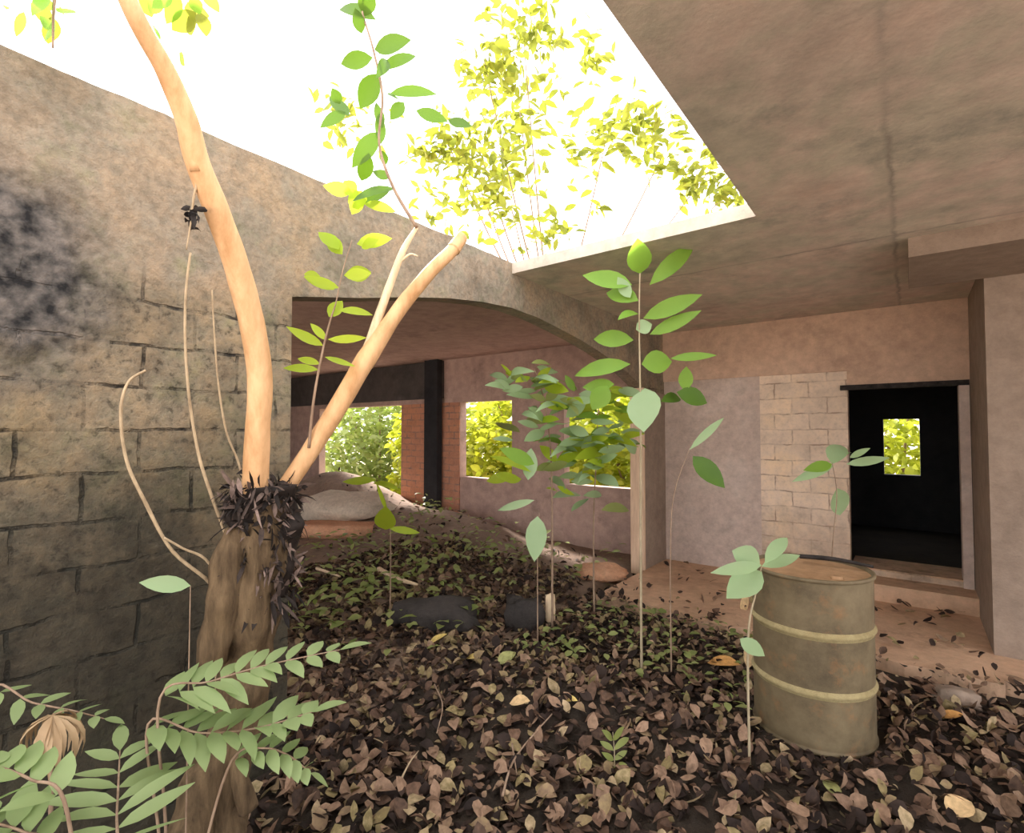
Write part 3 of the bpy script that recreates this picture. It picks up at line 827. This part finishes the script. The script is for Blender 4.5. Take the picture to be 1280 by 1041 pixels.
dt = thing('dead_twig', 'small dead twig with shrivelled dark leaves hanging from the upright limb', 'twig', on_x(246, 228, -1.86))
b = MB(); b.tube([on_x(247, 228, -1.86), on_x(242, 248, -1.88), on_x(239, 275, -1.88), on_x(233, 312, -1.88)], [0.005, 0.004, 0.003, 0.002], 6); b.build('stem', M['vine'], dt)
b = MB(); r = random.Random(8)
for k in range(16):
    q = on_x(238 + r.gauss(0, 3), 264 + r.gauss(0, 9), -1.88)
    b.leaf(q, q + Vector((r.gauss(0, .02), r.gauss(0, .02), r.gauss(-.02, .02))), 0.018, (r.gauss(0, 1), r.gauss(0, 1), 1), 0.2, 0.4, 3)
b.build('leaves', M['charred'], dt)

# ------------------------------------------------------------------ plants with single leaves
def plant(name, label, cat, gp, stem, rad, leaves, mat='leaf', smat='stem', d=None, group=None, jit=0.06, seed=1):
    # a ground pixel straight below the first stem point, at the plant's own distance
    d0 = d
    """gp: ground pixel; stem: pixels up from there; leaves: (x0,y0,x1,y1,w[,mat])"""
    p, dd = gnd(*gp)
    d = d or dd
    if d0:
        q = pt(*stem[0], d); p = Vector((q.x, q.y, ground(q.x, q.y)))
        if p.y > 4.5 and p.x > XL: p.z = 0.055
    root = thing(name, label, cat, p, group)
    mb = MB()
    P = [p - Vector((0, 0, 0.03))] + [pt(x, y, d) for x, y in stem]
    mb.tube(P, [rad * (1 - 0.7 * k / (len(P) - 1)) for k in range(len(P))], 8)
    mb.build('stem', M[smat], root)
    rr = random.Random(seed)
    for lf in leaves:
        mb = MB()
        px_leaves(mb, d, [lf[:5]], jit, rr)
        mb.build('leaf', M[lf[5] if len(lf) > 5 else mat], root)
    return root
plant('sapling', 'tall young sapling with broad bright green leaves near the middle', 'sapling', (801, 800), [(801, 700), (801, 560), (800, 470), (799, 400), (800, 340), (802, 312)], 0.010,
      [(800, 342, 797, 298, 30), (812, 356, 868, 306, 22), (790, 356, 728, 344, 26), (798, 376, 758, 366, 24), (804, 398, 878, 368, 22), (812, 418, 877, 388, 18),
       (792, 425, 742, 424, 22), (798, 392, 772, 400, 14), (788, 455, 718, 470, 22), (802, 455, 840, 452, 30), (838, 448, 896, 444, 12), (795, 412, 815, 405, 20, 'leaf_pale'),
       (806, 485, 805, 540, 42, 'leaf_pale'), (846, 490, 884, 504, 24, 'leaf_dark'), (856, 488, 858, 458, 18), (826, 502, 850, 498, 16, 'leaf_dark'), (768, 480, 728, 484, 18), (760, 482, 740, 512, 26),
       (788, 372, 772, 346, 16, 'leaf_pale')], 'leaf', 'stem', 3.5)
plant('seedling', 'thin seedling with dark drooping leaves before the grey plaster', 'seedling', (842, 790), [(838, 700), (842, 620), (862, 560)], 0.006,
      [(866, 570, 906, 610, 24, 'leaf_dark'), (862, 562, 905, 522, 10, 'leaf_pale')], 'leaf', 'twig', 3.4)
rs = random.Random(30)
def bushy(name, label, gp, stems, boxes, cnt, lw, mats, d, seed):
    rr = random.Random(seed)
    L = []
    for k in range(cnt):
        x0, x1, y0, y1 = rr.choice(boxes)
        x, y = rr.uniform(x0, x1), rr.uniform(y0, y1)
        a = rr.gauss(0, 0.5) + (math.pi if rr.random() < 0.5 else 0)
        l = rr.uniform(0.7, 1.3) * lw
        L.append((x, y, x + l * math.cos(a), y + l * math.sin(a) * 0.7, l * rr.uniform(0.3, 0.48), rr.choice(mats)))
    return plant(name, label, 'shrub', gp, stems, 0.010, L, 'leaf', 'twig', d, None, 0.15, seed)
bushy('shrub', 'small leaved pale green shrub rising before the right window beyond the arch', (690, 700), [(690, 640), (688, 560), (680, 500), (668, 462)],
      [(650, 720, 480, 540), (630, 690, 455, 490), (640, 760, 520, 600), (680, 760, 560, 640)], 80, 30, ['leaf_pale', 'leaf_pale', 'leaf_pale', 'leaf_lime', 'weed'], 4.3, 31)
bushy('shrub', 'lime green shrub crowding the window beside the arch jamb', (742, 710), [(742, 650), (745, 580), (748, 500)],
      [(715, 785, 480, 520), (720, 780, 510, 570), (700, 780, 540, 580)], 60, 30, ['leaf', 'leaf_lime', 'leaf_lime', 'leaf_pale'], 4.6, 32)
plant('seedling', 'seedling with one long pale hanging leaf at the low wall', 'seedling', (672, 720), [(672, 690), (674, 640)], 0.006,
      [(672, 645, 668, 702, 26, 'leaf_pale'), (668, 625, 622, 638, 10, 'leaf_pale'), (660, 600, 664, 560, 20, 'leaf_pale'), (664, 590, 612, 570, 9, 'leaf_lime'), (668, 580, 624, 560, 18, 'leaf')], 'leaf', 'twig', 3.9)
plant('seedling', 'seedling with round lime leaf growing through the arch left of the low wall', 'seedling', (490, 690), [(488, 670), (482, 640)], 0.006,
      [(482, 662, 482, 632, 26, 'leaf_lime'), (486, 660, 525, 666, 9, 'leaf_lime'), (470, 600, 428, 602, 12, 'leaf_lime'), (500, 612, 466, 604, 8, 'leaf_lime'), (484, 640, 470, 602, 5, 'leaf_lime')], 'leaf', 'twig', 4.2)
plant('seedling', 'seedling with flat leaves before the black doorway', 'seedling', (1040, 780), [(1040, 700), (1046, 620), (1040, 578)], 0.006,
      [(1040, 580, 1004, 588, 14), (1042, 582, 990, 602, 12, 'leaf_pale'), (1046, 610, 1050, 644, 26, 'leaf_pale'), (1040, 580, 1050, 556, 24, 'leaf_pale'), (1062, 572, 1088, 560, 8, 'leaf_pale'), (1058, 580, 1112, 572, 12, 'leaf_pale'), (1046, 578, 1064, 566, 10, 'leaf_pale')], 'leaf', 'twig', 3.6)
plant('seedling', 'seedling with broad green leaves leaning over the left rim of the drum', 'seedling', (925, 860), [(935, 800), (945, 740), (952, 708)], 0.007,
      [(952, 706, 888, 716, 16, 'leaf_pale'), (950, 704, 915, 688, 30, 'leaf_pale'), (952, 708, 1000, 694, 16, 'leaf_pale'), (956, 704, 984, 672, 18, 'leaf_pale'), (952, 714, 908, 748, 34, 'leaf_pale'),
       (925, 798, 956, 820, 20, 'leaf_pale')], 'leaf', 'stem', 2.5)
plant('seedling', 'tiny feathery seedling in the litter near the foreground middle', 'seedling', (768, 965), [(768, 940), (766, 915)], 0.004,
      [(767, 950, 752, 940, 7, 'weed'), (767, 950, 784, 938, 7, 'weed'), (767, 938, 750, 926, 8, 'weed'), (767, 938, 786, 922, 8, 'weed'), (766, 925, 752, 912, 8, 'weed'), (766, 925, 780, 908, 8, 'weed'), (766, 960, 750, 962, 7, 'weed'), (767, 962, 784, 956, 7, 'weed')])
plant('seedling', 'low sprig with a single grey green leaf left of the stump', 'seedling', (215, 770), [(238, 732)], 0.004,
      [(238, 732, 174, 728, 20, 'leaf_pale')], 'leaf', 'twig', 1.7)

# ------------------------------------------------------------------ ferns in the lower left
def fern(name, label, at, fronds, d, mat='fern', seed=1):
    p = Vector((at[0], at[1], ground(*at)))
    root = thing(name, label, 'fern', p)
    rr = random.Random(seed)
    mb = MB()
    crown = p + Vector((0, 0, 0.12))
    mb.tube([p - Vector((0, 0, 0.03)), p + Vector((0.01, 0, 0.05)), crown], [0.016, 0.014, 0.008], 8, 0.3)
    mb.build('stem', M['twig'], root)
    for fr in fronds:
        pix, nl, ll, wl, df = fr[:5]
        pts = [pt(x, y, d + df * k / (len(pix) - 1)) for k, (x, y) in enumerate(pix)]
        mb = MB()
        rise = crown.lerp(pts[0], 0.5) + Vector((0, 0, 0.05))
        mb.tube([crown - Vector((0, 0, 0.03)), rise] + pts, [0.005, 0.0045, 0.004] + [0.003] * (len(pts) - 2) + [0.0015], 6)
        frond = mb.build('frond', M['twig'], root)
        for k in range(nl):
            t = (k + 0.4) / nl * (len(pts) - 1)
            i = min(int(t), len(pts) - 2)
            q = pts[i].lerp(pts[i + 1], t - i)
            dv = (pts[i + 1] - pts[i]).normalized()
            tocam = Vector((-q.x, -q.y, 0)).normalized()
            nrm = (Vector((0, 0, 1)) + tocam * 0.10).normalized()
            side = dv.cross(nrm).normalized()
            tt = k / max(1, nl - 1)
            lf = ll * (0.8 + 0.4 * math.sin(math.pi * min(1, 0.15 + 0.8 * tt)) - 0.3 * tt)
            for s in (-1, 1):
                mb = MB()
                e = q + (side * s * 0.9 + dv * 0.5 + Vector((0, 0, rr.gauss(-0.02, 0.12)))) * lf * rr.uniform(0.9, 1.1)
                mb.leaf(q, e, wl * rr.uniform(0.85, 1.05), nrm + Vector((rr.gauss(0, .2), rr.gauss(0, .2), 0)), rr.uniform(0, 0.08), 0.15, 5, 0.42)
                mb.build('leaflet', M[mat], frond)
        mb = MB()
        e = pts[-1] + (pts[-1] - pts[-2]).normalized() * ll * 0.8
        mb.leaf(pts[-1], e, wl, (0, 0, 1), 0.04, 0.15, 5)
        mb.build('leaflet', M[mat], frond)
    return root
fern('fern', 'fern with flat feathery fronds crossing before the tree trunk', (-1.72, 0.62),
     [([(200, 872), (262, 852), (330, 832), (425, 812)], 11, 0.135, 0.046, 0.25), ([(185, 905), (250, 916), (320, 910), (390, 890)], 11, 0.135, 0.05, 0.1),
      ([(290, 950), (330, 935), (362, 945), (388, 966)], 6, 0.095, 0.036, 0.05)], 1.55, seed=3)
fern('fern', 'fern with large fronds spreading at the bottom left corner', (-1.60, 0.42),
     [([(146, 1062), (146, 1020), (148, 980), (150, 938)], 7, 0.17, 0.042, 0.36), ([(80, 1000), (40, 975), (10, 962), (-20, 955)], 5, 0.10, 0.05, 0.0), ([(60, 1060), (30, 1040), (0, 1030), (-30, 1025)], 5, 0.11, 0.05, 0.0)], 1.2, seed=5)
fern('fern', 'thin fern frond reaching in from the left edge', (-2.28, 0.30),
     [([(-10, 862), (40, 878), (90, 888), (130, 898)], 6, 0.08, 0.032, 0.05)], 1.6, seed=7)
# a withered bunch
c = pt(66, 898, 1.55)
p = Vector((c.x + 0.02, c.y, ground(c.x, c.y)))
root = thing('withered_plant', 'withered drooping brown plant among the ferns', 'plant', p)
b = MB(); b.tube([p - Vector((0, 0, .02)), p.lerp(c, .5), c], [0.008, 0.007, 0.005], 7); b.build('stem', M['twig'], root)
b = MB(); r = random.Random(2)
for k in range(26):
    a = r.uniform(0, 6.28); e = c + Vector((math.cos(a) * 0.07, math.sin(a) * 0.07, -r.uniform(0.05, 0.15)))
    b.leaf(c + Vector((0, 0, 0.01)), e, r.uniform(0.012, 0.025), (0, 0, 1), 0.25, 0.3, 5)
b.build('leaves', M['dry_frond'], root)

# ------------------------------------------------------------------ weeds through the arch
b = MB(); r = random.Random(44)
for k in range(1700):
    u, v = r.uniform(-6.4, -2.75), r.uniform(2.2, 5.9)
    if r.random() > 0.15 + 1.3 * max(0, noise.noise(Vector((u * 1.1, v * 1.1, 5))) + 0.15):
        continue
    z = ground(u, v)
    h = r.uniform(0.03, 0.24)
    q = Vector((u, v, z + h))
    a = r.uniform(0, 6.28); l = r.uniform(0.07, 0.15)
    b.leaf(q, q + Vector((math.cos(a) * l, math.sin(a) * l, r.gauss(0, .03))), l * 0.5, (r.gauss(0, .3), r.gauss(0, .3), 1), 0.08, 0.2, 3)
tag(b.build('weeds', M['weed']), 'low green weeds covering the floor beyond the arch', 'weeds', None, 'stuff')
b = MB()
for k in range(260):
    u, v = r.uniform(XL + 0.1, -0.8), r.uniform(3.0, 4.6)
    z = ground(u, v); q = Vector((u, v, z + r.uniform(0.02, 0.1)))
    a = r.uniform(0, 6.28); l = r.uniform(0.05, 0.10)
    b.leaf(q, q + Vector((math.cos(a) * l, math.sin(a) * l, 0.01)), l * 0.5, (r.gauss(0, .3), r.gauss(0, .3), 1), 0.08, 0.2, 3)
tag(b.build('weeds', M['weed']), 'sparse low weeds at the back edge of the litter', 'weeds', None, 'stuff')

# ------------------------------------------------------------------ trees and bushes outside
def clump(mb, c, rad, n, L, rnd, flat=0.8):
    for k in range(n):
        q = Vector((rnd.gauss(0, 1), rnd.gauss(0, 1), rnd.gauss(0, 1) * flat)) * rad * 0.55 + c
        d = Vector((rnd.gauss(0, 1), rnd.gauss(0, 1), rnd.gauss(-0.2, 0.6))).normalized()
        l = L * rnd.uniform(0.7, 1.3)
        mb.leaf(q, q + d * l, l * 0.42, (rnd.gauss(0, 1), rnd.gauss(0, 1), 1), 0.08, 0.2, 3)
DC = 9.0
cl = [(440, 160, 34, 12), (425, 135, 22, 8), (600, 190, 62, 70), (560, 180, 30, 18), (650, 140, 55, 45), (655, 55, 38, 26), (690, 45, 22, 10), (605, 75, 34, 18), (600, 100, 22, 10), (640, 100, 30, 12),
      (740, 70, 24, 12), (758, 172, 46, 34), (790, 150, 26, 14), (830, 190, 34, 24), (885, 215, 36, 30), (910, 240, 24, 22), (550, 265, 30, 16), (640, 262, 55, 30), (690, 292, 26, 14), (600, 235, 34, 20),
      (745, 262, 7, 3), (820, 150, 20, 8), (860, 235, 16, 8), (720, 190, 20, 8), (530, 195, 22, 10), (660, 30, 22, 8), (615, 20, 10, 3)]
rt = Vector((2.2, 12.0, -0.12)); rt = pt(650, 540, 11.0); rt.z = -0.12
t2 = thing('canopy_tree', 'tall sunlit yellow green tree whose crown shows through the open roof', 'tree', rt)
b = MB()
hub = pt(690, 430, 10.5)
b.tube([rt - Vector((0, 0, 0.2)), rt.lerp(hub, 0.5), hub], [0.2, 0.16, 0.12], 12, 0.2)
b.build('trunk', M['twig'], t2)
b = MB()
for (x, y, rr_, nn) in cl:
    e = pt(x, y, DC)
    if nn >= 18:
        b.tube([hub, hub.lerp(e, 0.55) + Vector((0, 0, -0.25)), e], [0.02, 0.014, 0.008], 6, 0.1)
b.build('branches', M['twig'], t2)
b = MB(); r = random.Random(77)
for (x, y, rr_, nn) in cl:
    clump(b, pt(x, y, DC), rr_ * DC / F, int(nn * 3.0), 0.25, r)
b.build('leaves', M['leaf_yellow'], t2)
def yard_bush(name, label, x, y, rad, h, n, L, mat, cat, seed, trunk=0.05):
    r = random.Random(seed)
    o = thing(name, label, cat, (x, y, -0.12))
    b = MB()
    for k in range(4):
        a = k * 1.6 + seed
        b.tube([(x, y, -0.2), (x + math.cos(a) * rad * 0.25, y + math.sin(a) * rad * 0.25, h * 0.35), (x + math.cos(a) * rad * 0.55, y + math.sin(a) * rad * 0.55, h * 0.75)], [trunk, trunk * 0.7, trunk * 0.3], 6)
    b.build('stems', M['twig'], o)
    b = MB()
    for k in range(int(n * 1.8)):
        a, q = r.uniform(0, 6.28), math.sqrt(r.random())
        c = Vector((x + math.cos(a) * q * rad, y + math.sin(a) * q * rad, h * r.uniform(0.0, 1.0) * math.sqrt(max(0.05, 1 - 0.7 * q * q))))
        d = Vector((r.gauss(0, 1), r.gauss(0, 1), r.gauss(-.2, .5))).normalized()
        l = L * r.uniform(0.9, 1.7)
        b.leaf(c, c + d * l, l * 0.6, (r.gauss(0, 1), r.gauss(0, 1), 1), 0.08, 0.2, 3)
    b.build('foliage', M[mat], o)
yard_bush('bush', 'sunlit yellow green bush filling the middle window beyond the arch', -6.8, 9.6, 1.5, 3.0, 2200, 0.16, 'leaf_out', 'bush', 1)
yard_bush('bush', 'yellow bush behind the right window beyond the arch', -4.2, 9.4, 1.3, 2.8, 1500, 0.16, 'leaf_out', 'bush', 2)
yard_bush('bush', 'lime bush at the right side of the left opening', -9.6, 9.3, 1.1, 3.0, 1500, 0.15, 'leaf_out', 'bush', 3)
yard_bush('bush', 'grey green bush at the left side of the left opening', -13.0, 10.2, 1.8, 3.2, 2200, 0.17, 'weed', 'bush', 4)
yard_bush('bush', 'lime bush outside the small window of the dark room', -0.2, 13.2, 1.4, 2.9, 1500, 0.16, 'leaf_out', 'bush', 5)
yard_bush('bush', 'tall bush closing the view behind the middle bushes', -8.2, 12.5, 2.6, 3.8, 2600, 0.2, 'leaf_out', 'bush', 6)
